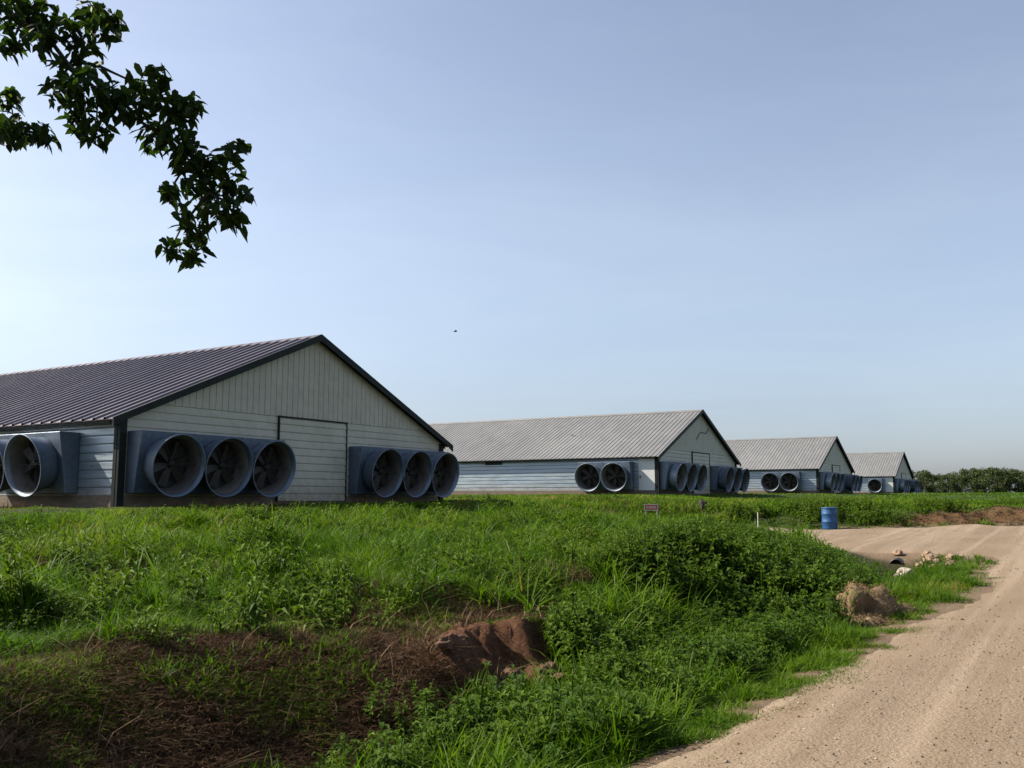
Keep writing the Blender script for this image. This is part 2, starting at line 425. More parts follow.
ur = np.concatenate([axis([(-10, 3, .5), (3, 14, .1), (14, 46, .22), (46, 121, 1.0)])])
vr = axis([(-7.9, 0, .25), (0, 3.6, .1), (3.6, 18, .25)])
U, V = np.meshgrid(ur, vr, indexing='ij')
SD = sd_road(U, V)
rut = np.zeros_like(U)
for c in (-3.3, -1.5, .2, 1.25): rut -= .03 * np.exp(-((V - c) / .28) ** 2)
Z = height(U, V) + np.clip(.06 * SD, -.05, .03) + rut * sm(SD, .2, .8) * .5 + (fbm(U, V, .5, 77) - .5) * .010
idx = np.arange(U.size).reshape(U.shape)
keep = np.maximum.reduce([SD[:-1, :-1], SD[1:, :-1], SD[1:, 1:], SD[:-1, 1:]]) > -.5
q = np.stack([idx[:-1, :-1], idx[1:, :-1], idx[1:, 1:], idx[:-1, 1:]], -1)[keep].reshape(-1)
me = np_mesh('gravel_road', np.stack([U, V, Z], -1).reshape(-1, 3), q, np.full(len(q) // 4, 4), M['road'], smooth=True)
o = link(bpy.data.objects.new('gravel_road', me)); o.rotation_euler = (0, 0, ROTG); tag(o, kind='structure')

# ------------------------------------------------------------------ barns
W, HE, HR, LB = 14.2, 2.32, 5.42, 120.0
SL = (HR - HE) / (W / 2)
ZT = 2.75                                   # where the gable siding turns from level to upright
Z0 = .28
def hprof(z0, z1, pitch=.225, gd=.012):
    """level lapped siding: (z, outward offset)"""
    out = []; z = z0
    while z < z1 - .02:
        e = min(z + pitch, z1)
        out += [(z, .030), (z + .02, .034), (e - .05, .020), (e - .02, gd)]
        z = e
    out.append((z1, .035)); return out
def rz(a): return HE + SL * min(a, W - a)
def barn(u, v, zb, roofm, label, side_door=None, vent=None, cable=False, rp=.30, rh=.032):
    x, y = uv2xy(u, v)
    root = empty('poultry_barn', (x, y, CAM_Z + zb), ROTG)
    tag(root, label, 'barn', 'poultry barns in a row along the gravel road')
    # long side walls
    for nm, a, s in (('side_wall', 0.0, -1), ('side_wall', W, 1)):
        bm = bmesh.new(); P = hprof(Z0, HE + .02, .225, .012)
        strip(bm, [(a + s * o_, 0.0, z) for z, o_ in P], [(a + s * o_, LB, z) for z, o_ in P])
        bm_obj(nm, bm, M['side'], root)
    # end walls
    for b_, s in ((0.0, -1), (LB, 1)):
        bm = bmesh.new(); P = hprof(Z0, ZT)
        a0 = lambda z: max(0.02, (z - HE) / SL)
        strip(bm, [(a0(z), b_ + s * o_, z) for z, o_ in P], [(W - a0(z), b_ + s * o_, z) for z, o_ in P])
        A = []; a = a0(ZT)
        e = W - a
        while a < e - .01:
            n = min(a + .235, e); A += [(a, .03), (n - .032, .03), (n - .028, .014), (n - .010, .014), (n - .006, .03)]; a = n
        A.append((e, .03))
        strip(bm, [(p, b_ + s * o_, ZT + .002) for p, o_ in A], [(p, b_ + s * o_, max(rz(p), ZT + .003)) for p, o_ in A])
        bm_obj('end_wall', bm, M['gable'], root)
    bm = bmesh.new()
    box(bm, .01, W - .01, -.02, .02, -.9, Z0 - .003); box(bm, .01, W - .01, LB - .02, LB + .02, -.9, Z0 - .003)
    box(bm, -.03, .008, -.03, LB + .03, -.9, Z0 - .002); box(bm, W - .008, W + .03, -.03, LB + .03, -.9, Z0 - .002)
    bm_obj('skirt_board', bm, M['board'], root)
    # sliding end door
    dr = bmesh.new(); P = hprof(.12, ZT - .04, .24)
    strip(dr, [(5.56, -.05 - o_, z) for z, o_ in P], [(8.64, -.05 - o_, z) for z, o_ in P])
    d = bm_obj('end_door', dr, M['gable'], root)
    bm = bmesh.new()
    box(bm, 5.525, 5.56, -.105, -.037, .1, ZT + .02); box(bm, 8.64, 8.675, -.105, -.037, .1, ZT + .02); box(bm, 5.56, 8.64, -.10, -.037, ZT - .03, ZT + .016)
    bm_obj('door_frame', bm, M['dark'], d)
    # roof
    ov, fo, th = .36, .26, .07
    bm = bmesh.new(); ribs = []; b = -fo
    while b < LB + fo - .01:
        ribs += [(b, 0), (b + rp - .13, 0), (b + rp - .095, rh), (b + rp - .035, rh), (b + rp - .0005, 0)]; b += rp
    ribs.append((LB + fo, 0))
    ze, zr = HE - SL * ov + th, HR + th
    for s in (0, 1):
        ae = -ov if s == 0 else W + ov
        strip(bm, [(ae, b_, ze + h) for b_, h in ribs], [(W / 2, b_, zr + h) for b_, h in ribs])
        strip(bm, [(ae, -fo, ze - .02), (ae, LB + fo, ze - .02)], [(W / 2, -fo, zr - .02), (W / 2, LB + fo, zr - .02)])
    rf = bm_obj('roof', bm, roofm, root)
    bm = bmesh.new()
    prism(bm, [(W / 2 - .22, -fo - .03, zr - .22 * SL + .035), (W / 2, -fo - .03, zr + .06), (W / 2 + .22, -fo - .03, zr - .22 * SL + .035), (W / 2 + .22, -fo - .03, zr - .22 * SL + .02), (W / 2, -fo - .03, zr + .035), (W / 2 - .22, -fo - .03, zr - .22 * SL + .02)], (0, LB + 2 * fo + .06, 0))
    bm_obj('ridge_cap', bm, roofm, rf)
    for s in (0, 1):
        f = (lambda a: a) if s == 0 else (lambda a: W - a)
        bm = bmesh.new()
        prism(bm, [(f(-ov - .05), -fo - .05, ze - .21), (f(-ov - .05), -fo - .05, ze + .035), (f(W / 2), -fo - .05, zr + .06), (f(W / 2), -fo - .05, zr - .17), (f(-.15), -fo - .05, HE - .14)], (0, .045, 0))
        bm_obj('barge_board', bm, M['dark'], root)
        bm = bmesh.new()
        prism(bm, [(f(-ov + .05), 0, ze - .09), (f(-ov + .05), 0, ze - .024), (f(-ov + .09), 0, ze - .024), (f(-ov + .09), 0, ze - .09)], (0, LB, 0))
        bm_obj('eave_fascia', bm, M['dark'], root)
        bm = bmesh.new()
        x0, x1 = sorted((f(-.06), f(.15)))
        box(bm, x0, x1, -.10, .0, -.6, HE - .03)
        x0, x1 = sorted((f(-.07), f(-.04)))
        box(bm, x0, x1, .002, .13, -.6, HE - .06)
        bm_obj('corner_trim', bm, M['dark'], root)
    # gable soffit strip
    for s in (0, 1):
        f = (lambda a: a) if s == 0 else (lambda a: W - a)
        bm = bmesh.new(); strip(bm, [(f(-ov), -fo, ze - .03), (f(-ov), -.0, ze - .03)], [(f(W / 2), -fo, zr - .03), (f(W / 2), -.0, zr - .03)])
        bm_obj('soffit', bm, M['dark'], root)
    if side_door:
        b0, b1 = side_door
        bm = bmesh.new(); box(bm, -.075, -.038, b0, b1, .30, HE - .13)
        d = bm_obj('side_door', bm, M['white'], root)
        bm = bmesh.new(); box(bm, -.14, -.076, b1 - .12, b1 - .09, 1.0, 1.16); bm_obj('handle', bm, M['dark'], d)
    if vent:
        bm = bmesh.new(); box(bm, -.07, -.037, vent, vent + 1.25, HE - .36, HE - .12); bm_obj('wall_vent', bm, M['shutter'], root)
    if cable:
        bm = bmesh.new(); tube(bm, [(6.4, -.06, 3.55), (6.9, -.06, 3.95), (7.3, -.06, 4.1), (8.2, -.06, 4.05), (8.7, -.06, 4.4)], [.02] * 5, 5); bm_obj('hanging_cable', bm, M['dark'], root)
    return root
SPECS = [(15.15, 21.25, -.21), (50.2, 20.9, .16), (85.1, 20.1, .39), (122.7, 19.8, .47)]
barn(*SPECS[0], M['roof_dull'], 'nearest barn, cream end wall and dark purplish ribbed roof, cut by the left edge', rp=.46, rh=.06)
barn(*SPECS[1], M['roof'], 'second barn from the camera, grey ribbed roof, small dark vent in its pale side wall', (.14, 1.14), 10.6, True)
barn(*SPECS[2], M['roof'], 'third barn, grey roofed, standing behind the blue barrel and left of the farthest barn')
barn(*SPECS[3], M['roof'], 'farthest and smallest barn, beside the row of distant trees', (.12, .98))

# ------------------------------------------------------------------ exhaust fans
FW = 1.69
def fan():
    root = empty('exhaust_fan', (0, 0, 0))
    dt, db, hh = .60, .34, 1.62
    bm = bmesh.new()
    prism(bm, [(-FW / 2 + .004, -.003, 0), (-FW / 2 + .004, -db, 0), (-FW / 2 + .004, -dt, hh), (-FW / 2 + .004, -.003, hh)], (FW - .008, 0, 0))
    bmesh.ops.bevel(bm, geom=bm.edges[:], offset=.012, segments=1, affect='EDGES')
    bm_obj('housing', bm, M['galv'], root)
    tilt = math.atan((dt - db) / hh)
    cz, cy = hh * .5, -(dt + db) / 2
    Mx = Matrix.Translation((0, cy, cz)) @ Matrix.Rotation(math.pi / 2 + tilt, 4, 'X')   # local +z points out and a little down
    def put(name, bm, mat, par, smooth=False):
        bmesh.ops.transform(bm, matrix=Mx, verts=bm.verts)
        return bm_obj(name, bm, mat, par, smooth)
    bm = bmesh.new()
    r0, r1, ln = .675, .81, .60
    prof = [(r0 + .012, -.02), (r0 + .014, .12), (r0 + .05, .27), (r1 - .03, .49), (r1 + .012, ln - .03), (r1 + .03, ln - .015), (r1 + .028, ln), (r1, ln), (r1 - .045, .49), (r0 + .034, .27), (r0, .12), (r0, -.02)]
    lathe(bm, prof, 44)
    c = put('cone', bm, M['galv'], root, True)
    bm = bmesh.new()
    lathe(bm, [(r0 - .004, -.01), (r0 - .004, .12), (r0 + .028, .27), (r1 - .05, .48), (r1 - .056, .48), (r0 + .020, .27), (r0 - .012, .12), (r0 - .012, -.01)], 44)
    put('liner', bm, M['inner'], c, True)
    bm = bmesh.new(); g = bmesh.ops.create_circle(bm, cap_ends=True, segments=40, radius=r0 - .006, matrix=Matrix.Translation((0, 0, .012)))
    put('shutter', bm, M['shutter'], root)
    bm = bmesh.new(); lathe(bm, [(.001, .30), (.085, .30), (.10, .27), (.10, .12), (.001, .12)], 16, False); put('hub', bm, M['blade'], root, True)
    for k in range(6):
        bm = bmesh.new()
        A = [(.09, -.05, .17), (.30, -.10, .16), (.60, -.13, .15), (.62, .10, .25), (.32, .07, .25), (.09, .05, .23)]
        prism(bm, A, (0, 0, .008))
        bmesh.ops.rotate(bm, verts=bm.verts, matrix=Matrix.Rotation(k * math.pi / 3 + .3, 3, 'Z'))
        put('blade', bm, M['blade'], root)
    bm = bmesh.new()
    for ang in (0.1, 2.2, 4.3):
        e = Vector((math.cos(ang) * (r0 + .02), math.sin(ang) * (r0 + .02), .42))
        tube(bm, [(0, 0, .33), e], [.010, .010], 5)
    tube(bm, [(-r0 - .03, 0, .42), (r0 + .03, 0, .42)], [.009, .009], 5)
    put('brace', bm, M['blade'], root)
    return root
fan0 = fan(); used = [False]
def copy_tree(o, parent=None):
    c = o.copy(); COL.objects.link(c)
    if parent is not None: c.parent = parent
    for ch in list(o.children): copy_tree(ch, c)
    return c
WHO = ['nearest barn', 'second barn', 'third barn', 'farthest barn']
POS = ['leftmost', 'middle', 'rightmost']
for k, (u, v, zb) in enumerate(SPECS):
    gable_slots = [.21 + FW * (i + .5) for i in range(3)] + [8.83 + FW * (i + .5) for i in range(3)]
    items = []
    for i, a in enumerate(gable_slots):
        side = 'left' if i < 3 else 'right'
        items.append((a, -.036, 0.0, f'{POS[i % 3]} exhaust cone of three {side} of the end door, {WHO[k]}'))
    b1 = 1.45 if k else 1.60
    for j in range(1 if k == 3 else 2):
        lab = f'exhaust fan on the long side wall of the {WHO[k]}' + ('' if k == 3 else (', nearer its corner' if j == 0 else ', farther from its corner'))
        items.append((-.037, b1 + FW * (j + .5) - (.2 if k == 3 else 0), -math.pi / 2, lab))
    for a, b, r, lab in items:
        t = fan0 if not used[0] else copy_tree(fan0)
        used[0] = True
        x, y = uv2xy(u + a, v + b)
        t.location = (x, y, CAM_Z + zb + .34); t.rotation_euler = (0, 0, ROTG + r)
        tag(t, lab, 'exhaust fan', 'cone exhaust fans along the barns')

# ------------------------------------------------------------------ scattering
def frus(x, y, pad=.2):
    return (np.abs(x) < (.5535 + pad) * y + 1.5)
def sample(d0, d1, n, pad=.12):
    """n points spread evenly over the ground between two distances ahead"""
    d = np.sqrt(rng.uniform(d0 * d0, d1 * d1, n)); t = rng.uniform(-.555 - pad, .555 + pad, n)
    x = d * t; u, v = xy2uv(x, d); return u, v, d
def in_barn(u, v, m=.25):
    r = np.zeros(np.shape(u), bool)
    for bu, bv, _ in SPECS: r |= (u > bu - m) & (u < bu + W + m) & (v > bv - .05) & (v < bv + LB)
    return r
class Blades:
    def __init__(s): s.P = []; s.T = []
    def add(s, u, v, z, h, w, az, bend, tint):
        s.P.append(np.stack(np.broadcast_arrays(u, v, z, h, w, az, bend, tint), -1))
    def build(s, name, mat, seg=3):
        D = np.concatenate(s.P); N = len(D)
        u, v, z, h, w, az, bend, tint = D.T
        cx, cy = np.cos(az), np.sin(az); wx, wy = -cy, cx
        # blades show their faces at random twists
        tw = rng.uniform(-1.2, 1.2, N); wx, wy = wx * np.cos(tw) + cx * np.sin(tw), wy * np.cos(tw) + cy * np.sin(tw)
        V = np.empty((N, 2 * seg + 1, 3))
        for k in range(seg + 1):
            t = k / seg
            out = h * bend * t ** 1.8; up = h * (t - .42 * np.minimum(bend, 1.3) * t ** 2.2)
            ww = w * (1 - t ** 1.7) * (.75 + .5 * min(t * 3, 1)) * .5
            px, py, pz = u + cx * out, v + cy * out, z - .02 + up
            if k < seg:
                V[:, 2 * k, 0] = px - wx * ww; V[:, 2 * k, 1] = py - wy * ww; V[:, 2 * k, 2] = pz
                V[:, 2 * k + 1, 0] = px + wx * ww; V[:, 2 * k + 1, 1] = py + wy * ww; V[:, 2 * k + 1, 2] = pz
            else:
                V[:, 2 * k, 0] = px; V[:, 2 * k, 1] = py; V[:, 2 * k, 2] = pz
        loc = []; sz = []
        for k in range(seg - 1): loc += [2 * k, 2 * k + 1, 2 * k + 3, 2 * k + 2]; sz.append(4)
        loc += [2 * seg - 2, 2 * seg - 1, 2 * seg]; sz.append(3)
        L = (np.arange(N)[:, None] * (2 * seg + 1) + np.array(loc)[None]).ravel()
        me = np_mesh(name, V.reshape(-1, 3), L, np.tile(sz, N), mat, np.repeat(tint, 2 * seg + 1))
        o = bpy.data.objects.new(name, me); o.rotation_euler = (0, 0, ROTG); return link(o)
def tufts(B, u, v, nb, h, w, spread, bend, tint, jit=.35):
    """one tuft of nb blades at each u, v"""
    n = len(u)
    if n == 0: return
    rep = lambda a: np.repeat(np.broadcast_to(a, (n,)), nb)
    U = rep(u) + rng.normal(0, 1, n * nb) * rep(spread); V_ = rep(v) + rng.normal(0, 1, n * nb) * rep(spread)
    Hh = rep(h) * rng.uniform(1 - jit, 1 + jit, n * nb)
    B.add(U, V_, height(U, V_), Hh, rep(w) * rng.uniform(.7, 1.3, n * nb), rng.uniform(0, 2 * np.pi, n * nb),
          np.clip(rep(bend) * rng.uniform(.3, 1.7, n * nb), 0, 1.6), np.clip(rep(tint) + rng.normal(0, .13, n * nb), 0, 1))

def cap(u, v, h, lines, mn=.05):
    """plants keep low enough to leave the things behind them in view"""
    x, y = uv2xy(u, v); g = height(u, v); px, py, fw = project(x, y, g)
    zt = CAM_Z - (np.interp(px, *lines) - 498.3) / F_PX * y
    return np.clip(np.minimum(h, zt - g), mn, None)
SKY = ([-200, 0, 120, 210, 450, 520, 640, 740, 830, 900, 1024, 1200], [512, 512, 507, 504, 500, 497, 499, 497, 496, 496, 498, 498])
WEEDTOP = ([500, 590, 640, 700, 740, 780, 830, 875, 900], [565, 552, 528, 516, 523, 532, 546, 572, 612])
grass = Blades(); dry = Blades(); verge = Blades()
BANDS = [(4.2, 8, 9000, 1.0), (8, 13, 14000, 1.0), (13, 20, 15000, 1.15), (20, 32, 17000, 1.5), (32, 55, 23000, 2.2), (55, 150, 16000, 3.8)]
for d0, d1, n, k in BANDS:
    u, v, d = sample(d0, d1, n)
    vs = v - lip_shift(u) * sm(v, 3, 5)
    sd = sd_road(u, v); nb = 9 if d0 < 20 else 7
    wdt = np.maximum(.011, .00085 * d)
    big = fbm(u, v, 2.6, 51); pat = fbm(u, v, .9, 57)
    barns = in_barn(u, v)
    bankbare = clod_zone(u, v) > .30
    ridge = ridge_zone(u, v)
    # meadow on the pad
    lipv = np.interp(u, [2, 6, 7.5, 8.5, 9.6, 24], [6.1, 5.9, 5.9, 5.8, 5.2, 5.2])
    m = ((vs > lipv + (pat - .5) * 1.9) | (u > 38.5)) & (sd < -.25) & ~barns & ~bankbare & (ridge < .5) & (u < 140)
    hgt = (.10 + .24 * sm(big, .38, .62) + .30 * sm(pat, .46, .66)) * np.interp(vs, [6, 8], [.6, 1]) * (1 - .45 * sm(v, 17, 20)) * np.where(u > 38, 1.1, 1) * .85
    hgt = cap(u, v, hgt, SKY, .05 if d0 < 30 else .13)
    tnt = .50 + .8 * (fbm(u, v, 3.5, 61) - .5) + .9 * (fbm(u, v, .7, 62) - .5) + .15 * sm(v, 10, 18)
    i = np.where(m)[0]; tufts(grass, u[i], v[i], nb + 2, hgt[i], wdt[i] * 1.15, .055 * k, 1.05, tnt[i] + .25 * (pat[i] - .5))
    # ditch bottom and bank foot
    m = (vs > 2.8) & (vs < 5.6) & (sd < -.3) & ~bankbare & (u < 24.5) & (u > 4.7 + .5 * (pat - .5)) & ((vs < 4.3 + (pat - .5)) | (u > 9.8) | (pat > .64))
    i = np.where(m & (rng.random(n) < np.interp(u, [5.5, 7, 11], [.8, .65, .35])))[0]
    hgt = (.10 + .34 * sm(pat, .40, .64) + .10 * sm(u, 9, 14)) * np.where((vs > 4.5) & (u < 9.8), .4, 1) * np.where((u > 23.3), .4, 1)
    tufts(grass, u[i], v[i], nb, hgt[i], wdt[i] * 1.25, .05, .6, .30 + .6 * (pat[i] - .4))
    # verge: short worn grass, some of it out on the gravel
    m = (sd < .60 - 1.0 * (1 - sm(fbm(u, v, .5, 19), .40, .62))) & (vs < 3.2) & (v > .3) & (u < 25.5)
    i = np.where(m)[0]
    verge_h = np.where((u[i] > 22.8) & (v[i] > 2.3), .5, 1)
    tufts(verge, u[i], v[i], nb + 3, verge_h * (.03 + .17 * sm(-sd[i], -.1, .6)) * (.25 + 1.5 * sm(fbm(u[i], v[i], .6, 18), .3, .7)), wdt[i] * .8, .05, .8, .55 + 1.2 * (fbm(u[i], v[i], .5, 16) - .5))
    # dead thatch on the bank
    m = ((vs > 4.1) & (vs < 6.7) & (u < 10.3) & (clod_zone(u, v) < .45)) | (ridge > .35)
    i = np.where(m)[0]
    if len(i): tufts(dry, u[i], v[i], nb + 2, .09 + .10 * pat[i], wdt[i] * .7, .07, 1.25, .35 + .8 * (big[i] - .5))
    i = np.where((vs > 4.2) & (vs < 6.4) & (u < 9.5) & (clod_zone(u, v) < .6) & (fbm(u, v, 1.1, 88) > np.interp(vs, [4.6, 5.3, 5.8], [.66, .56, .48])))[0]
    if len(i): tufts(grass, u[i], v[i], nb + 6, .04 + .09 * pat[i], wdt[i] * .8, .06, 1.0, .55)
    # dead stems here and there in the meadow
    i = np.where((vs > 5.8) & (sd < -.4) & ~barns & (fbm(u, v, 1.4, 93) > .72) & (u < 40))[0]
    if len(i): tufts(dry, u[i], v[i], 4, .18 + .2 * pat[i], wdt[i] * .6, .06, .5, .6)
# dense passes close to the camera
for d0, d1, n in ((5, 8.5, 9000), (8.5, 12, 9000)):
    u, v, d = sample(d0, d1, n, .05)
    vs = v - lip_shift(u) * sm(v, 3, 5); sd = sd_road(u, v); pat = fbm(u, v, .9, 57)
    i = np.where((sd < .60 - 1.0 * (1 - sm(fbm(u, v, .5, 19), .40, .62))) & (vs < 3.3))[0]
    tufts(verge, u[i], v[i], 10, (.05 + .08 * sm(-sd[i], -.2, .5)) * (.5 + pat[i]), .008, .04, .9, .55)
    j = i[rng.random(len(i)) < .22]; tufts(dry, u[j], v[j], 8, .07, .006, .06, 1.1, .75)
    i = np.where((vs > 4.1) & (vs < 6.8) & (u < 9.5) & (clod_zone(u, v) < .5))[0]
    tufts(dry, u[i], v[i], 9, .07 + .11 * pat[i], .0075, .06, 1.2, .48 + 1.3 * (fbm(u[i], v[i], .35, 87) - .5))
    k = np.where((vs > 4.3) & (vs < 6.9) & (u < 9) & (fbm(u, v, .8, 89) > np.interp(vs, [4.6, 5.3, 5.8], [.66, .56, .46])))[0]; tufts(grass, u[k], v[k], 14, .06 + .14 * pat[k], .009, .05, 1.0, .68)
su, sv = xy2uv((650 - 512) / F_PX * 32.6, 32.6)
tufts(grass, su + rng.uniform(-.5, .3, 50), sv + rng.uniform(-.5, .5, 50), 10, np.full(50, .56), .03, .07, .6, .6)
# taller tufts standing out of the meadow
u = rng.uniform(5, 30, 2000); v = rng.uniform(5.6, 18.5, 2000)
i = np.where((v - lip_shift(u) > 5.9) & (sd_road(u, v) < -.5) & ~in_barn(u, v, .6) & (fbm(u, v, 1.3, 12, 2) > .50))[0]
hh = cap(u[i], v[i], rng.uniform(.28, .62, len(i)), SKY, .08)
dd = uv2xy(u[i], v[i])[1]
tufts(grass, u[i], v[i], 24, hh, np.maximum(.014, .0011 * dd), .09, 1.0, .45 + rng.normal(0, .2, len(i)), .5)
u = rng.uniform(4.9, 9, 160); v = rng.uniform(2.9, 4.5, 160)
tufts(grass, u, v, 22, rng.uniform(.22, .5, 160), .013, .07, .8, .62, .4)
u = rng.uniform(8.8, 17, 420); v = rng.uniform(3.6, 8, 420)
i = np.where((v - u * .28 > .6) & (v < 8) & (clod_zone(u, v) < .2) & (fbm(u, v, 1.1, 74) > .48))[0]
for j in i: tufts(grass, u[j:j + 1], v[j:j + 1], 22, cap(u[j:j + 1], v[j:j + 1], np.array([rng.uniform(.45, .75)]), WEEDTOP, .15), .017, .05, .85, .62, .4)
u = rng.uniform(2.5, 9, 130); v = rng.uniform(4.6, 7.2, 130)
tufts(dry, u, v, 3, rng.uniform(.18, .5, 130), .008, .03, 1.2, .8)
tag(grass.build('grass', M['grass']), kind='stuff', label='tall lush green grass over the meadow and in the ditch', cat='grass')
tag(verge.build('verge_grass', M['grass']), kind='stuff', label='short worn grass along the gravel road edge', cat='grass')
tag(dry.build('dead_grass', M['dry']), kind='stuff', label='brown dead grass thatch on the ditch bank', cat='dead grass')

# ------------------------------------------------------------------ broad-leaved weeds
def leafy(nst, h, nleaf, ll, seed, spread=.12, lw=.42):
    """one plant: upright stems with drooping pointed leaves; returns verts, quads, stem flag"""
    r = np.random.default_rng(seed); V = []; Fq = []
    def quad(a, b, c, d):
        k = len(V); V.extend([a, b, c, d]); Fq.append((k, k + 1, k + 2, k + 3))
    for s in range(nst):
        az = r.uniform(0, 6.28); ln = r.uniform(.05, .35); hh = h * r.uniform(.65, 1.1)
        b0 = np.array([r.normal(0, spread), r.normal(0, spread), -.03])
        P = [b0 + np.array([math.cos(az) * ln * hh * t * t, math.sin(az) * ln * hh * t * t, hh * t]) for t in (0, .35, .7, 1)]
        w = .005 + .004 * h
        for p0, p1 in zip(P, P[1:]):
            for dx in ((w, 0, 0), (0, w, 0)):
                e = np.array(dx); quad(p0 - e, p0 + e, p1 + e * .7, p1 - e * .7)
        for j in range(nleaf):
            t = r.uniform(.15, 1) ** .8
            p = b0 + np.array([math.cos(az) * ln * hh * t * t, math.sin(az) * ln * hh * t * t, hh * t])
            la = r.uniform(0, 6.28); L = ll * r.uniform(.6, 1.25) * (1.1 - .45 * t); pt = r.uniform(-.1, .9)
            d = np.array([math.cos(la), math.sin(la), 0]); sdv = np.array([-d[1], d[0], 0]) * L * lw * .5
            up = np.array([0, 0, 1.0])
            q0 = p; q1 = p + (d * math.cos(pt) + up * math.sin(pt)) * L * .5
            q2 = q1 + (d * math.cos(pt - .9) + up * math.sin(pt - .9)) * L * .5
            fold = up * L * .07
            quad(q0, q1 + sdv + fold, q2, q1); quad(q0, q1, q2, q1 - sdv + fold)
    return np.array(V), np.array(Fq)
class Plants:
    def __init__(s): s.V = []; s.F = []; s.T = []; s.n = 0
    def add(s, tmpl, u, v, z, scl, rot, tint):
        V, Fq = tmpl
        for i in range(len(u)):
            c, n = math.cos(rot[i]), math.sin(rot[i]); k = scl[i]
            Wv = np.empty_like(V)
            Wv[:, 0] = (V[:, 0] * c - V[:, 1] * n) * k + u[i]; Wv[:, 1] = (V[:, 0] * n + V[:, 1] * c) * k + v[i]; Wv[:, 2] = V[:, 2] * k + z[i]
            s.V.append(Wv); s.F.append(Fq + s.n); s.n += len(V)
            s.T.append(np.repeat(np.clip(tint[i] + rng.normal(0, .16, len(V) // 4), 0, 1), 4))
    def build(s, name, mat):
        Fq = np.concatenate(s.F)
        me = np_mesh(name, np.concatenate(s.V), Fq.ravel(), np.full(len(Fq), 4), mat, np.concatenate(s.T))
        o = bpy.data.objects.new(name, me); o.rotation_euler = (0, 0, ROTG); return link(o)
weeds = Plants()
TM = [leafy(7, .85, 15, .17, 100 + k, .14, .5) for k in range(4)]
TS = [leafy(6, .42, 14, .10, 200 + k, .10) for k in range(3)]
TD = [leafy(7, .55, 13, .15, 250 + k, .12, .46) for k in range(3)]
TL_ = [leafy(5, .5, 10, .20, 270 + k, .10, .30) for k in range(3)]
TF = [leafy(6, .9, 14, .22, 300 + k, .2, .5) for k in range(3)]
def weed_put(u, v, T, smin, smax, tint):
    for i in range(len(u)):
        weeds.add(T[rng.integers(len(T))], [u[i]], [v[i]], height(u[i:i + 1], v[i:i + 1]), [rng.uniform(smin, smax)], [rng.uniform(0, 6.28)], [tint + rng.normal(0, .12)])
# the thick bank of weeds filling the ditch below the barns
u = rng.uniform(7.6, 24.6, 4300); v = rng.uniform(2.9, 8.2, 4300)
top = np.interp(u, [7.6, 9.5, 12, 15, 19, 23, 25.2], [4.4, 4.9, 5.8, 6.8, 7.6, 7.4, 6.2])
lo = np.interp(u, [8.6, 13, 25], [3.3, 2.9, 2.9])
ok = (v < top + (fbm(u, v, 1.2, 71) - .5) * 2.0) & (v > lo + (fbm(u, v, .8, 73) - .5) * .4) & (sd_road(u, v) < -.35)
sel = ok & (fbm(u, v, 1.0, 75) > np.interp(u, [7.6, 11, 13, 16], [.40, .38, .33, .1])) & (fbm(u, v, 1.4, 76) > np.interp(v - u * .28, [.9, 3.4], [.05, .66]))
us, vs2 = u[sel], v[sel]
hs = cap(us, vs2, (.30 + .75 * sm(fbm(us, vs2, 1.1, 97), .36, .64)) * np.interp(us, [8, 13], [.65, 1]) * rng.uniform(.8, 1.1, len(us)), WEEDTOP, 0)
for i in np.where(hs > .16)[0]: weed_put(us[i:i + 1], vs2[i:i + 1], TM if hs[i] > .5 else TS, hs[i] / (.9 if hs[i] > .5 else .45), hs[i] / (.9 if hs[i] > .5 else .45) + .01, float(np.interp(us[i], [9, 18], [.75, .62])))
# lower leafy plants on the bank, ditch bottom and meadow
u = rng.uniform(5.0, 14, 850); v = rng.uniform(2.8, 8.5, 850)
sel = (fbm(u, v, .9, 79) > .56) & (clod_zone(u, v) < .25) & (sd_road(u, v) < -.4) & ((v - lip_shift(u) < 4.6) | (v - lip_shift(u) > 5.8)) & ((GX * u - GY * v) / (GY * u + GX * v) > np.where(v - lip_shift(u) > 5.8, -9, -.19))
weed_put(u[sel], v[sel], TS, .5, 1.0, .75)
u = rng.uniform(5.2, 14, 560); v = rng.uniform(2.9, 5.0, 560)
sel = (v < np.interp(u, [5.2, 8, 14], [4.5, 4.6, 5.0])) & (sd_road(u, v) < -.55) & (clod_zone(u, v) < .2) & (fbm(u, v, .9, 63) > .46)
weed_put(u[sel], v[sel], TD, .55, 1.0, .62)
u = rng.uniform(5, 26, 800); v = rng.uniform(6.2, 18, 800)
sel = (v - lip_shift(u) > 6) & (fbm(u, v, 1.3, 65) > .50) & (sd_road(u, v) < -.6) & ~in_barn(u, v, .8)
us, vs2 = u[sel], v[sel]; hs = cap(us, vs2, rng.uniform(.3, .62, len(us)), SKY, 0)
for i in np.where(hs > .15)[0]: weed_put(us[i:i + 1], vs2[i:i + 1], TL_, hs[i] / .5, hs[i] / .5 + .01, .8)
u = rng.uniform(4, 40, 1150); v = rng.uniform(6.4, 19, 1150)
sel = (fbm(u, v, 1.4, 81) > .56) & (sd_road(u, v) < -.5) & ~in_barn(u, v, .8)
weed_put(u[sel], v[sel], TS, .6, 1.15, .85)
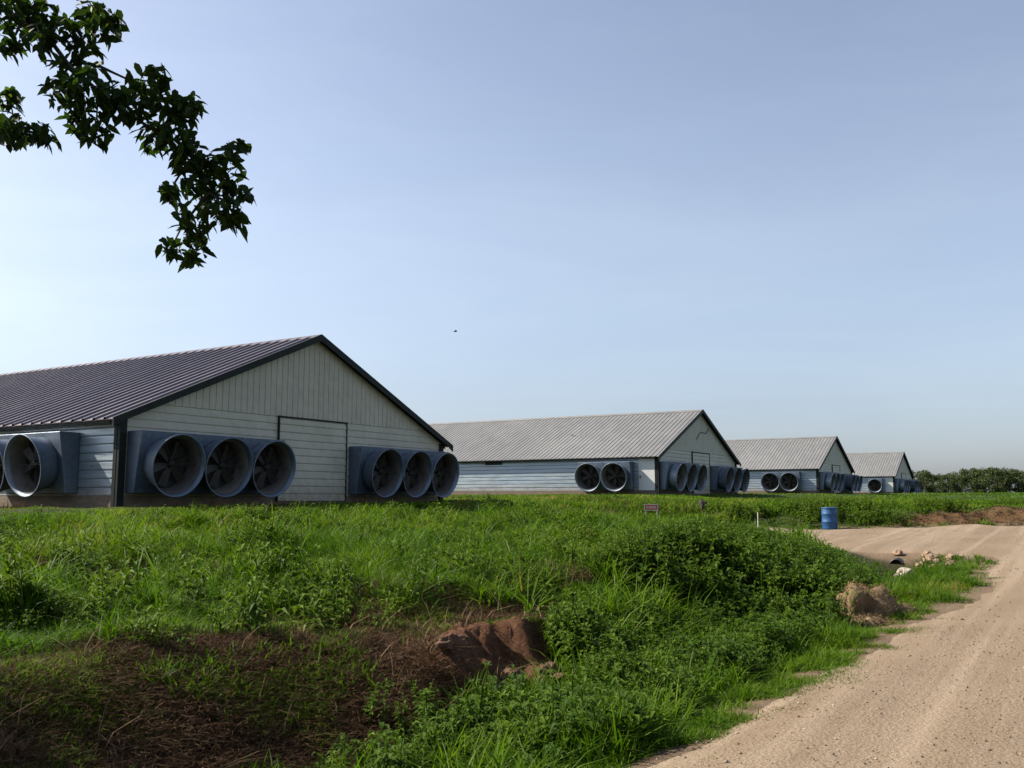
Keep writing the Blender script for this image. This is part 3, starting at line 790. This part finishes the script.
# weeds along the far side of the bend
u = rng.uniform(36.3, 48, 2300); v = rng.uniform(-4, 19, 2300)
sel = (sd_road(u, v) < -.35) & (fbm(u, v, 2.4, 83) > .54) & (ridge_zone(u, v) < .35)
us, vs2 = u[sel], v[sel]
hs = cap(us, vs2, rng.uniform(.3, .95, len(us)), SKY, 0)
for i in np.where(hs > .12)[0]: weed_put(us[i:i + 1], vs2[i:i + 1], TF, hs[i] / .95, hs[i] / .95 + .01, .85)
tag(weeds.build('weeds', M['weed']), kind='stuff', label='dark green leafy weeds filling the ditch and lining the bank', cat='weeds')

# ------------------------------------------------------------------ gravel on the road
def stones(n, d0, d1, smin, smax, cond, pad=.1):
    u, v, d = sample(d0, d1, n, pad); sd = sd_road(u, v)
    i = np.where(cond(u, v, sd))[0]; u, v, sd = u[i], v[i], sd[i]; n = len(u)
    ico = np.array([(1, 0, 0), (-1, 0, 0), (0, 1, 0), (0, -1, 0), (0, 0, 1), (0, 0, -1)], float)
    F8 = np.array([(0, 2, 4), (2, 1, 4), (1, 3, 4), (3, 0, 4), (2, 0, 5), (1, 2, 5), (3, 1, 5), (0, 3, 5)])
    s = smin * (smax / smin) ** (rng.random(n) ** 2.2)
    V = ico[None] * rng.uniform(.5, 1.2, (n, 6, 3)) * s[:, None, None] + rng.normal(0, .22, (n, 6, 3)) * s[:, None, None]
    V[:, :, 2] *= .7
    z = height(u, v) + np.clip(.06 * sd, -.0, .03)
    V += np.stack([u, v, z + s * .15], -1)[:, None]
    return V.reshape(-1, 3), (np.arange(n)[:, None, None] * 6 + F8[None]).reshape(-1, 3), np.repeat(rng.random(n), 6)
P = [stones(13000, 4.3, 12, .004, .014, lambda u, v, sd: (sd > -.1) & (v < 3)),
     stones(3500, 4.3, 14, .006, .024, lambda u, v, sd: (sd > -.35) & (sd < .5) & (v < 3)),
     stones(6000, 12, 42, .009, .028, lambda u, v, sd: sd > -.1),
     stones(420, 20, 30, .02, .07, lambda u, v, sd: (sd > -.6) & (u > 23.6) & (u < 26.6) & (v > 2.6) & (v < 4.6))]
off = 0; Vs, Fs, Ts = [], [], []
for a, b, c in P: Vs.append(a); Fs.append(b + off); Ts.append(c); off += len(a)
Fs = np.concatenate(Fs)
me = np_mesh('gravel', np.concatenate(Vs), Fs.ravel(), np.full(len(Fs), 3), M['stone'], np.concatenate(Ts))
o = link(bpy.data.objects.new('gravel', me)); o.rotation_euler = (0, 0, ROTG)
tag(o, 'loose gravel stones scattered over the sandy road', 'gravel', kind='stuff')

# ------------------------------------------------------------------ things on the ground
# blue barrel
x, y = uv2xy(37.0, 8.36)
t = empty('barrel', (x, y, gz(x, y) + .0)); tag(t, 'blue plastic barrel standing upright at the edge of the gravel drive', 'barrel')
bm = bmesh.new(); Rr = .285; Hh = .86
lathe(bm, [(.001, 0), (Rr - .04, 0), (Rr - .01, .02), (Rr, .08), (Rr, .28), (Rr + .012, .30), (Rr + .012, .33), (Rr, .35), (Rr, .58), (Rr + .012, .60), (Rr + .012, .63), (Rr, .65), (Rr, Hh - .08), (Rr - .01, Hh - .03), (Rr - .03, Hh), (Rr - .05, Hh), (Rr - .055, Hh - .03), (.001, Hh - .03)], 36, False)
bm_obj('body', bm, M['barrel'], t, True)
bm = bmesh.new(); lathe(bm, [(Rr - .035, Hh - .045), (Rr + .014, Hh - .045), (Rr + .014, Hh - .01), (Rr - .035, Hh + .004)], 36); bm_obj('rim', bm, M['barrel'], t, True)
bm = bmesh.new()
for sx in (-.14, .14): bmesh.ops.create_cone(bm, cap_ends=True, segments=14, radius1=.035, radius2=.03, depth=.03, matrix=Matrix.Translation((sx, 0, Hh - .02)))
bm_obj('bung', bm, M['barrel'], t)

def on_ground(px, d):
    x = (px - 512) / F_PX * d; return x, d, gz(x, d)
# red sign on two short stakes
x, y, z = on_ground(650, 33); z = max(z - .2, CAM_Z - 11.5 / F_PX * 33 - .70)
t = empty('sign', (x, y, z), R(-8)); tag(t, 'small red sign with a pale border standing in the grass before the second barn', 'sign')
bm = bmesh.new(); box(bm, -.225, .225, -.012, .012, .70, .88); bm_obj('sign_board', bm, M['red'], t)
bm = bmesh.new()
box(bm, -.245, .245, -.016, .016, .88, .90); box(bm, -.245, .245, -.016, .016, .68, .70); box(bm, -.245, -.225, -.016, .016, .70, .88); box(bm, .225, .245, -.016, .016, .70, .88)
bm_obj('border', bm, M['pale'], t)
bm = bmesh.new(); xx = -.17
for wd in (.035, .03, .02, .045, .03, .02, .04, .03):
    box(bm, xx, xx + wd * .7, -.0165, -.0125, .755, .825); xx += wd + .012
bm_obj('lettering', bm, M['pale'], t)
for sx in (-.2, .2):
    bm = bmesh.new(); box(bm, sx - .018, sx + .018, .014, .045, -.25, .86); bm_obj('stake', bm, M['pale'], t)
# thin pale stake
x, y, z = on_ground(755, 30)
bm = bmesh.new(); tube(bm, [(0, 0, -.2), (.01, 0, .42), (.015, .005, .84)], [.016, .015, .014], 8)
t = bm_obj('marker_stake', bm, M['pale']); t.location = (x, y, z); tag(t, 'thin pale marker stake upright among weeds near the drive', 'stake')
# dark stump
x, y, z = on_ground(701, 40)
bm = bmesh.new(); lump(bm, .2, 4, .35, 3, (1, 1, 1.5), (0, 0, .2)); t = bm_obj('tree_stump', bm, M['stump']); t.location = (x, y, z + .1)
tag(t, 'dark rotten stump in the grass right of the red sign', 'stump')
# culvert pipe where the ditch meets the drive
cu, cv = 24.75, 4.05
x, y = uv2xy(cu, cv); z = float(height(np.array([24.0]), np.array([cv]))[0])
bm = bmesh.new(); prof = []
for k in range(22): prof += [(.15, k * .1), (.165, k * .1 + .03), (.165, k * .1 + .06), (.15, k * .1 + .09)]
prof += [(.14, 2.15), (.14, 0)]
lathe(bm, prof, 28)
bmesh.ops.transform(bm, matrix=Matrix.Rotation(math.pi / 2, 4, 'Y'), verts=bm.verts)
t = bm_obj('culvert_pipe', bm, M['black'], None, True); t.location = (x, y, z + .17); t.rotation_euler = (0, 0, ROTG)
tag(t, 'black ribbed culvert pipe end poking out under the drive beside pale rock', 'pipe')
# rocks round the culvert
RK = [(23.95, 3.72, .18, 'lime', 'white limestone rock right beside the black culvert pipe'),
      (24.55, 3.45, .14, 'pinkrock', 'tan rock lying just right of the white rock'),
      (24.9, 3.25, .16, 'pinkrock', 'larger tan rock at the middle of the culvert rock pile'),
      (24.35, 3.15, .09, 'pinkrock', 'small tan rock in front of the larger tan rock'),
      (25.4, 3.4, .13, 'pinkrock', 'tan rock at the back of the culvert rock pile'),
      (25.1, 2.85, .11, 'pinkrock', 'rightmost tan rock of the culvert pile, by the road grass'),
      (25.5, 4.1, .12, 'pinkrock', 'tan rock on the drive above the culvert pipe'),
      (24.3, 2.75, .09, 'pinkrock', 'small tan rock half in the roadside grass below the culvert pile')]
for k, (u, v, r, m, lab) in enumerate(RK):
    bm = bmesh.new(); lump(bm, r, 20 + k, .45, 3, (1.2, 1, .75)); t = bm_obj('rock', bm, M[m])
    x, y = uv2xy(u, v); t.location = (x, y, gz(x, y) + r * .35); t.rotation_euler = (0, 0, k * 1.3)
    tag(t, lab, 'rock', 'rocks piled round the culvert')
# heap of old hay at the road edge
hu, hv = 13.9, 2.75
x, y = uv2xy(hu, hv); hz = gz(x, y)
t = empty('hay_heap', (x, y, hz), ROTG); tag(t, 'tan heap of old dried hay at the edge of the gravel road', 'hay heap')
bm = bmesh.new(); lump(bm, .60, 9, .36, 4, (1.2, .75, .92), (0, 0, .05)); lump(bm, .34, 12, .5, 3, (1.3, .9, .8), (.75, -.28, .02)); lump(bm, .26, 15, .5, 3, (1.2, 1, .8), (-.5, -.3, 0)); bm_obj('packed_core', bm, M['straw_core'], t, True)
hb = Blades(); n = 9000
pts = []
for ob in list(t.children):
    co = np.array([v.co[:] for v in ob.data.vertices]); pts.append(co[co[:, 2] > -.05])
pts = np.concatenate(pts); pk = pts[rng.integers(len(pts), size=n)] + rng.normal(0, .02, (n, 3))
hb.add(pk[:, 0], pk[:, 1], pk[:, 2] + .01, rng.uniform(.025, .075, n), .006, rng.uniform(0, 6.28, n), rng.uniform(.8, 1.6, n), np.clip(rng.normal(.5, .25, n), 0, 1))
ho = hb.build('loose_straw', M['straw']); ho.parent = t; ho.rotation_euler = (0, 0, 0); tag(ho, kind='stuff')
# red-brown clods broken out of the bank
CL = [(7.5, 4.62, .12, 'red-brown clod of earth at the foot of the left end of the cut bank'),
      (7.95, 4.45, .15, 'largest red-brown clod fallen below the middle of the cut bank'),
      (8.4, 4.40, .10, 'red-brown clod at the right foot of the cut bank'),
      (7.1, 5.0, .11, 'small brown clod apart from the others, toward the dead grass')]
for k, (u, v, r, lab) in enumerate(CL):
    bm = bmesh.new(); lump(bm, r, 40 + k, .7, 5, (1.3, .9, .8)); t = bm_obj('earth_clod', bm, M['clod'], None, True)
    x, y = uv2xy(u, v); t.location = (x, y, gz(x, y) + r * .15); t.rotation_euler = (0, 0, ROTG + (k % 3 - 1) * .3); tag(t, lab, 'earth clod', 'earth clods on the eroded ditch bank')
# a few plants that stand out in the foreground
def single(name, u, v, tm, s, mat, lab, cat):
    p = Plants(); p.add(tm, [0], [0], [0], [s], [1.0], [.75]); o = p.build(name, mat)
    x, y = uv2xy(u, v); o.location = (x, y, gz(x, y)); tag(o, lab, cat); return o
def uv_at(px, d): return xy2uv((px - 512) / F_PX * d, d)
single('leafy_weed', *uv_at(392, 6.6), leafy(5, .55, 16, .13, 501, .08, .5), 1.0, M['weed'], 'pale green broad-leaved weed at the bottom of the photo left of the tall grass', 'weed')
single('leafy_weed', *uv_at(352, 6.4), leafy(4, .3, 12, .10, 502, .06, .5), 1.0, M['weed'], 'low sprawling weed beside the taller pale weed, at the edge of the brown thatch', 'weed')

def grass_clump(px, d, h, n, lab):
    b = Blades(); b.add(rng.normal(0, .07, n), rng.normal(0, .07, n), 0, h * rng.uniform(.5, 1.1, n), rng.uniform(.011, .020, n), rng.uniform(0, 6.28, n), rng.uniform(.2, 1.1, n), np.clip(rng.normal(.55, .15, n), 0, .95))
    o = b.build('grass_clump', M['grass'], 5); u, v = uv_at(px, d); x, y = uv2xy(u, v); o.location = (x, y, gz(x, y)); tag(o, lab, 'grass clump')
grass_clump(492, 6.4, .62, 60, 'tall arching grass clump in the ditch below the red-brown clods')
grass_clump(530, 6.9, .6, 70, 'dense upright grass clump right of the tall arching one, at the ditch edge')
grass_clump(455, 7.0, .55, 60, 'grass clump with wide blades just left of the tall arching one')
grass_clump(640, 9.4, .75, 110, 'long arching pale grass clump right of the eroded bank')
grass_clump(690, 10.8, .7, 90, 'arching grass clump against the dark ditch weeds')

# ------------------------------------------------------------------ distant trees
def leaf_quads(P, size, r):
    n = len(P); a = r.normal(0, 1, (n, 3)); a /= np.linalg.norm(a, axis=1)[:, None]
    b = np.cross(a, r.normal(0, 1, (n, 3))); b /= np.linalg.norm(b, axis=1)[:, None]
    s = size * r.uniform(.6, 1.3, n)[:, None]
    return np.stack([P - a * s, P - b * s * .55, P + a * s, P + b * s * .55], 1).reshape(-1, 3)
def far_tree(seed, h, w):
    r = np.random.default_rng(seed)
    root = empty('tree', (0, 0, 0))
    bm = bmesh.new(); tube(bm, [(0, 0, -.3), (.05, 0, h * .25), (.1, .05, h * .6)], [.22, .17, .08], 7)
    for k in range(5):
        a = r.uniform(0, 6.28); tube(bm, [(.05, 0, h * .25), (math.cos(a) * w * .25, math.sin(a) * w * .25, h * .5), (math.cos(a) * w * .4, math.sin(a) * w * .4, h * .7)], [.1, .06, .03], 5)
    bm_obj('trunk', bm, M['bark'], root)
    P = []
    for k in range(40):
        t = r.uniform(.06, .92); rad = w * .5 * math.sqrt(max(.05, 1 - ((t - .45) / .6) ** 2)) * r.uniform(.45, .95); a = r.uniform(0, 6.28)
        c = np.array([math.cos(a) * rad, math.sin(a) * rad, h * t]); s = r.uniform(.45, 1.0) * w * .16
        q = r.normal(0, 1, (130, 3)); q /= np.linalg.norm(q, axis=1)[:, None]; P.append(c + q * s * r.uniform(.4, 1.15, (130, 1)) * np.array([1.15, 1.15, .95]))
    P = np.concatenate(P); V = leaf_quads(P, .2, r); n = len(P)
    me = np_mesh('crown', V, np.arange(4 * n), np.full(n, 4), M['fartree'], np.repeat(np.clip(r.normal(.5, .25, n), 0, 1), 4))
    link(bpy.data.objects.new('crown', me), root); return root
TPX = [(918, 205, 6.0), (932, 225, 5.6), (946, 200, 5.2), (958, 235, 6.4), (969, 210, 6.6), (981, 230, 7.2), (992, 205, 6.8), (1003, 225, 7.0), (1015, 205, 6.0), (1028, 230, 6.4), (1046, 215, 6.6), (1070, 240, 7.2)]
FT = [far_tree(900 + k, 6.5, 7.0) for k in range(4)]
TL = ['far tree nearest the last barn, its crown low and dark', 'far tree second from the last barn', 'low far tree at the dip in the treeline', 'far tree just right of the dip in the treeline',
      'far tree with a rounded crown left of the tallest one', 'tallest tree of the far treeline, with a pointed top', 'far tree just right of the tallest one', 'broad far tree between the tallest tree and the right edge',
      'low far tree near the right edge of the photo', 'far tree cut by the right edge of the photo', 'far tree outside the right edge', 'outermost far tree outside the right edge']
for k, (px, d, h) in enumerate(TPX):
    t = FT[k] if k < 4 else copy_tree(FT[k % 4])
    x, y, z = on_ground(px, d); t.location = (x, y, z - .1); t.rotation_euler = (0, 0, k * 1.7); s = h / 6.9; t.scale = (s, s, s)
    tag(t, TL[k], 'tree', 'trees of the far treeline')

# ------------------------------------------------------------------ the tree over the camera: its bough hangs into the view
tx, ty = -9.2, 6.2
tree = empty('tree', (tx, ty, gz(tx, ty))); tag(tree, 'tree beside the camera whose leafy dark bough hangs into the upper left of the sky', 'tree')
O = Vector((tx, ty, gz(tx, ty)))
D0 = 5.0
zp = lambda a, b, d=D0: ray(a * .3644, b * .3644, d) - O
bm = bmesh.new()
tube(bm, [(0, 0, -.3), (.05, 0, .6), (.1, .02, 2.0), (.25, 0, 3.6), (.3, .1, 5.4), (.2, .2, 7.4)], [.34, .26, .22, .19, .13, .06], 12)
bm_obj('trunk', bm, M['bark'], tree, True)
root_pt = Vector((.25, 0, 3.7))
main = [(-150, -130), (-40, -20), (60, 60), (130, 100), (190, 180), (270, 250), (350, 310), (440, 370), (520, 440), (570, 530), (555, 640), (530, 700)]
BR = [main, [(190, 180), (225, 110), (285, 50)], [(60, 60), (25, 130)], [(270, 180), (345, 215), (430, 225)], [(270, 250), (265, 330), (262, 395)], [(440, 370), (490, 310), (545, 275)],
      [(520, 440), (600, 445), (670, 405)], [(570, 530), (640, 560), (650, 640)], [(130, 100), (60, 30), (20, 20)], [(190, 180), (150, 240), (140, 280)], [(520, 440), (480, 500), (465, 560)], [(570, 530), (500, 620), (465, 690)]]
second = [(-150, 260), (0, 335), (70, 360), (140, 375)]
bm = bmesh.new()
mp = [zp(a, b, D0 + .1 * math.sin(i)) for i, (a, b) in enumerate(main)]
tube(bm, [root_pt, root_pt.lerp(mp[0], .35) + Vector((0, 0, .5)), root_pt.lerp(mp[0], .75) + Vector((0, 0, .35))] + mp, [.10, .06, .032, .020, .017, .015, .013, .012, .011, .010, .008, .007, .006, .005, .004], 7)
sp = [zp(a, b, D0 + .25) for a, b in second]
s0 = root_pt.lerp(mp[0], .75) + Vector((0, 0, .35))
tube(bm, [s0, s0.lerp(sp[0], .6) + Vector((0, .05, .1))] + sp, [.04, .03, .018, .012, .008, .004], 6)
for br in BR[1:]: tube(bm, [zp(a, b, D0 + .1 * math.sin(i * 2)) for i, (a, b) in enumerate(br)], list(np.linspace(.010, .003, len(br))), 5)
for k in range(9):
    a = k * .7; e = Vector((math.cos(a) * 2.4 - .8, math.sin(a) * 2.0 + 1.0, 5.2 + (k % 3) * .7)); st = Vector((.28, .05, 3.4 + .35 * (k % 5)))
    tube(bm, [st, st.lerp(e, .5) + Vector((0, 0, .4)), e], [.09, .06, .02], 6)
bm_obj('limb', bm, M['bark'], tree, True)
BL = [(30, 40, 66), (100, 40, 58), (20, 125, 40), (110, 120, 42), (180, 90, 36), (270, 70, 52), (235, 40, 28), (315, 65, 24), (165, 190, 24), (235, 165, 46), (180, 270, 52), (260, 270, 72), (260, 370, 42), (205, 345, 30), (330, 290, 56), (400, 240, 50), (440, 225, 34), (440, 310, 64), (500, 310, 42), (530, 290, 26), (420, 390, 42), (490, 390, 48), (530, 450, 54), (585, 450, 34), (640, 430, 30), (668, 408, 12), (630, 500, 46), (560, 530, 62), (468, 540, 28), (620, 590, 44), (530, 610, 54), (470, 690, 30), (545, 680, 38), (645, 620, 30), (520, 720, 20), (672, 545, 20),
      (20, 300, 36), (20, 370, 46), (70, 370, 34), (120, 378, 30), (40, 275, 18)]
V = []; Fq = []; T = []
def leaf(p, d, L, w, tw, tint):
    d = d.normalized(); s = d.cross(Vector((0, 0, 1)))
    if s.length < .1: s = Vector((1, 0, 0))
    s.normalize(); s = Matrix.Rotation(tw, 3, d) @ s; n = s.cross(d)
    k = len(V); f = .18 * w; dr = -.12 * L
    g = Vector((0, 0, 1))
    m0, m1, m2 = p, p + d * L * .45, p + d * L + g * dr
    a1, a2 = p + d * L * .25 + s * w * .50 + n * f, p + d * L * .62 + s * w * .50 + n * f + g * dr * .3
    b1, b2 = p + d * L * .25 - s * w * .50 + n * f, p + d * L * .62 - s * w * .50 + n * f + g * dr * .3
    for q_ in (m0, a1, a2, m2, b2, b1, m1): V.append(tuple(q_)); T.append(tint)
    Fq.extend([(k, k + 1, k + 2, k + 6), (k + 6, k + 2, k + 3, k + 6), (k, k + 6, k + 4, k + 5), (k + 6, k + 3, k + 4, k + 6)])
rr = random.Random(5)
for (a, b, r) in BL:
    c = zp(a, b, D0 + rr.uniform(-.1, .1)); rad = r * .3644 * D0 / F_PX
    for k in range(int(9 + (r / 60) ** 2 * 78)):
        while True:
            q_ = Vector((rr.uniform(-1, 1), rr.uniform(-1, 1), rr.uniform(-1, 1)))
            if q_.length < 1: break
        p = c + Vector((q_.x * rad, q_.y * (rad + .05), q_.z * rad * .95 + .02))
        az = rr.uniform(0, 6.28); d = Vector((math.cos(az), math.sin(az), rr.uniform(-1.5, .1)))
        leaf(p - d.normalized() * .03, d, rr.uniform(.06, .105), rr.uniform(.025, .040), rr.uniform(-1.2, 1.2), min(1, max(0, rr.gauss(.4, .25))))
# tris written as 4-index rows end with their first vertex: drop it
loops = []; sizes = []
for f in Fq:
    f2 = list(dict.fromkeys(f)); loops += f2; sizes.append(len(f2))
# the rest of the crown, above and to the left of the view
r = np.random.default_rng(77); P = []
for k in range(120):
    q_ = r.normal(0, 1, 3); q_ /= np.linalg.norm(q_); q_ *= r.uniform(.3, 1) ** .5
    c = np.array([tx - 1.5, ty - .9, O.z + 5.4]) + q_ * np.array([3.4, 2.3, 1.9])
    P.append(c + r.normal(0, 1, (150, 3)) * np.array([.34, .34, .24]))
P = np.concatenate(P)
px, py, fw = project(P[:, 0], P[:, 1], P[:, 2])
P = P[~((px > -60) & (py > -60) & (fw > 0))] - np.array(O)
LV = leaf_quads(P, .085, r); n = len(P); k0 = len(V)
me = np_mesh('foliage', np.concatenate([np.array(V), LV]), np.concatenate([np.array(loops), np.arange(4 * n) + k0]), np.concatenate([np.array(sizes), np.full(n, 4)]), M['tree'], np.concatenate([np.array(T), np.repeat(np.clip(r.normal(.4, .2, n), 0, 1), 4)]))
link(bpy.data.objects.new('foliage', me), tree)

# ------------------------------------------------------------------ bird
p = ray(455.5, 331.5, 62)
bd = empty('bird', p, R(20)); tag(bd, 'small dark bird flying in the sky right of the nearest barn roof', 'bird')
bm = bmesh.new(); tube(bm, [(-.17, 0, 0), (-.11, 0, .005), (-.03, 0, 0), (.05, 0, .01), (.09, 0, .02), (.125, 0, .018)], [.012, .02, .04, .036, .026, .006], 8); bm_obj('body', bm, M['feather'], bd, True)
for s in (-1, 1):
    bm = bmesh.new(); prism(bm, [(.06, s * .02, .015), (-.05, s * .02, .01), (-.07, s * .15, .06), (-.04, s * .27, .05), (.03, s * .17, .075)], (0, 0, .008)); bm_obj('wing', bm, M['feather'], bd)
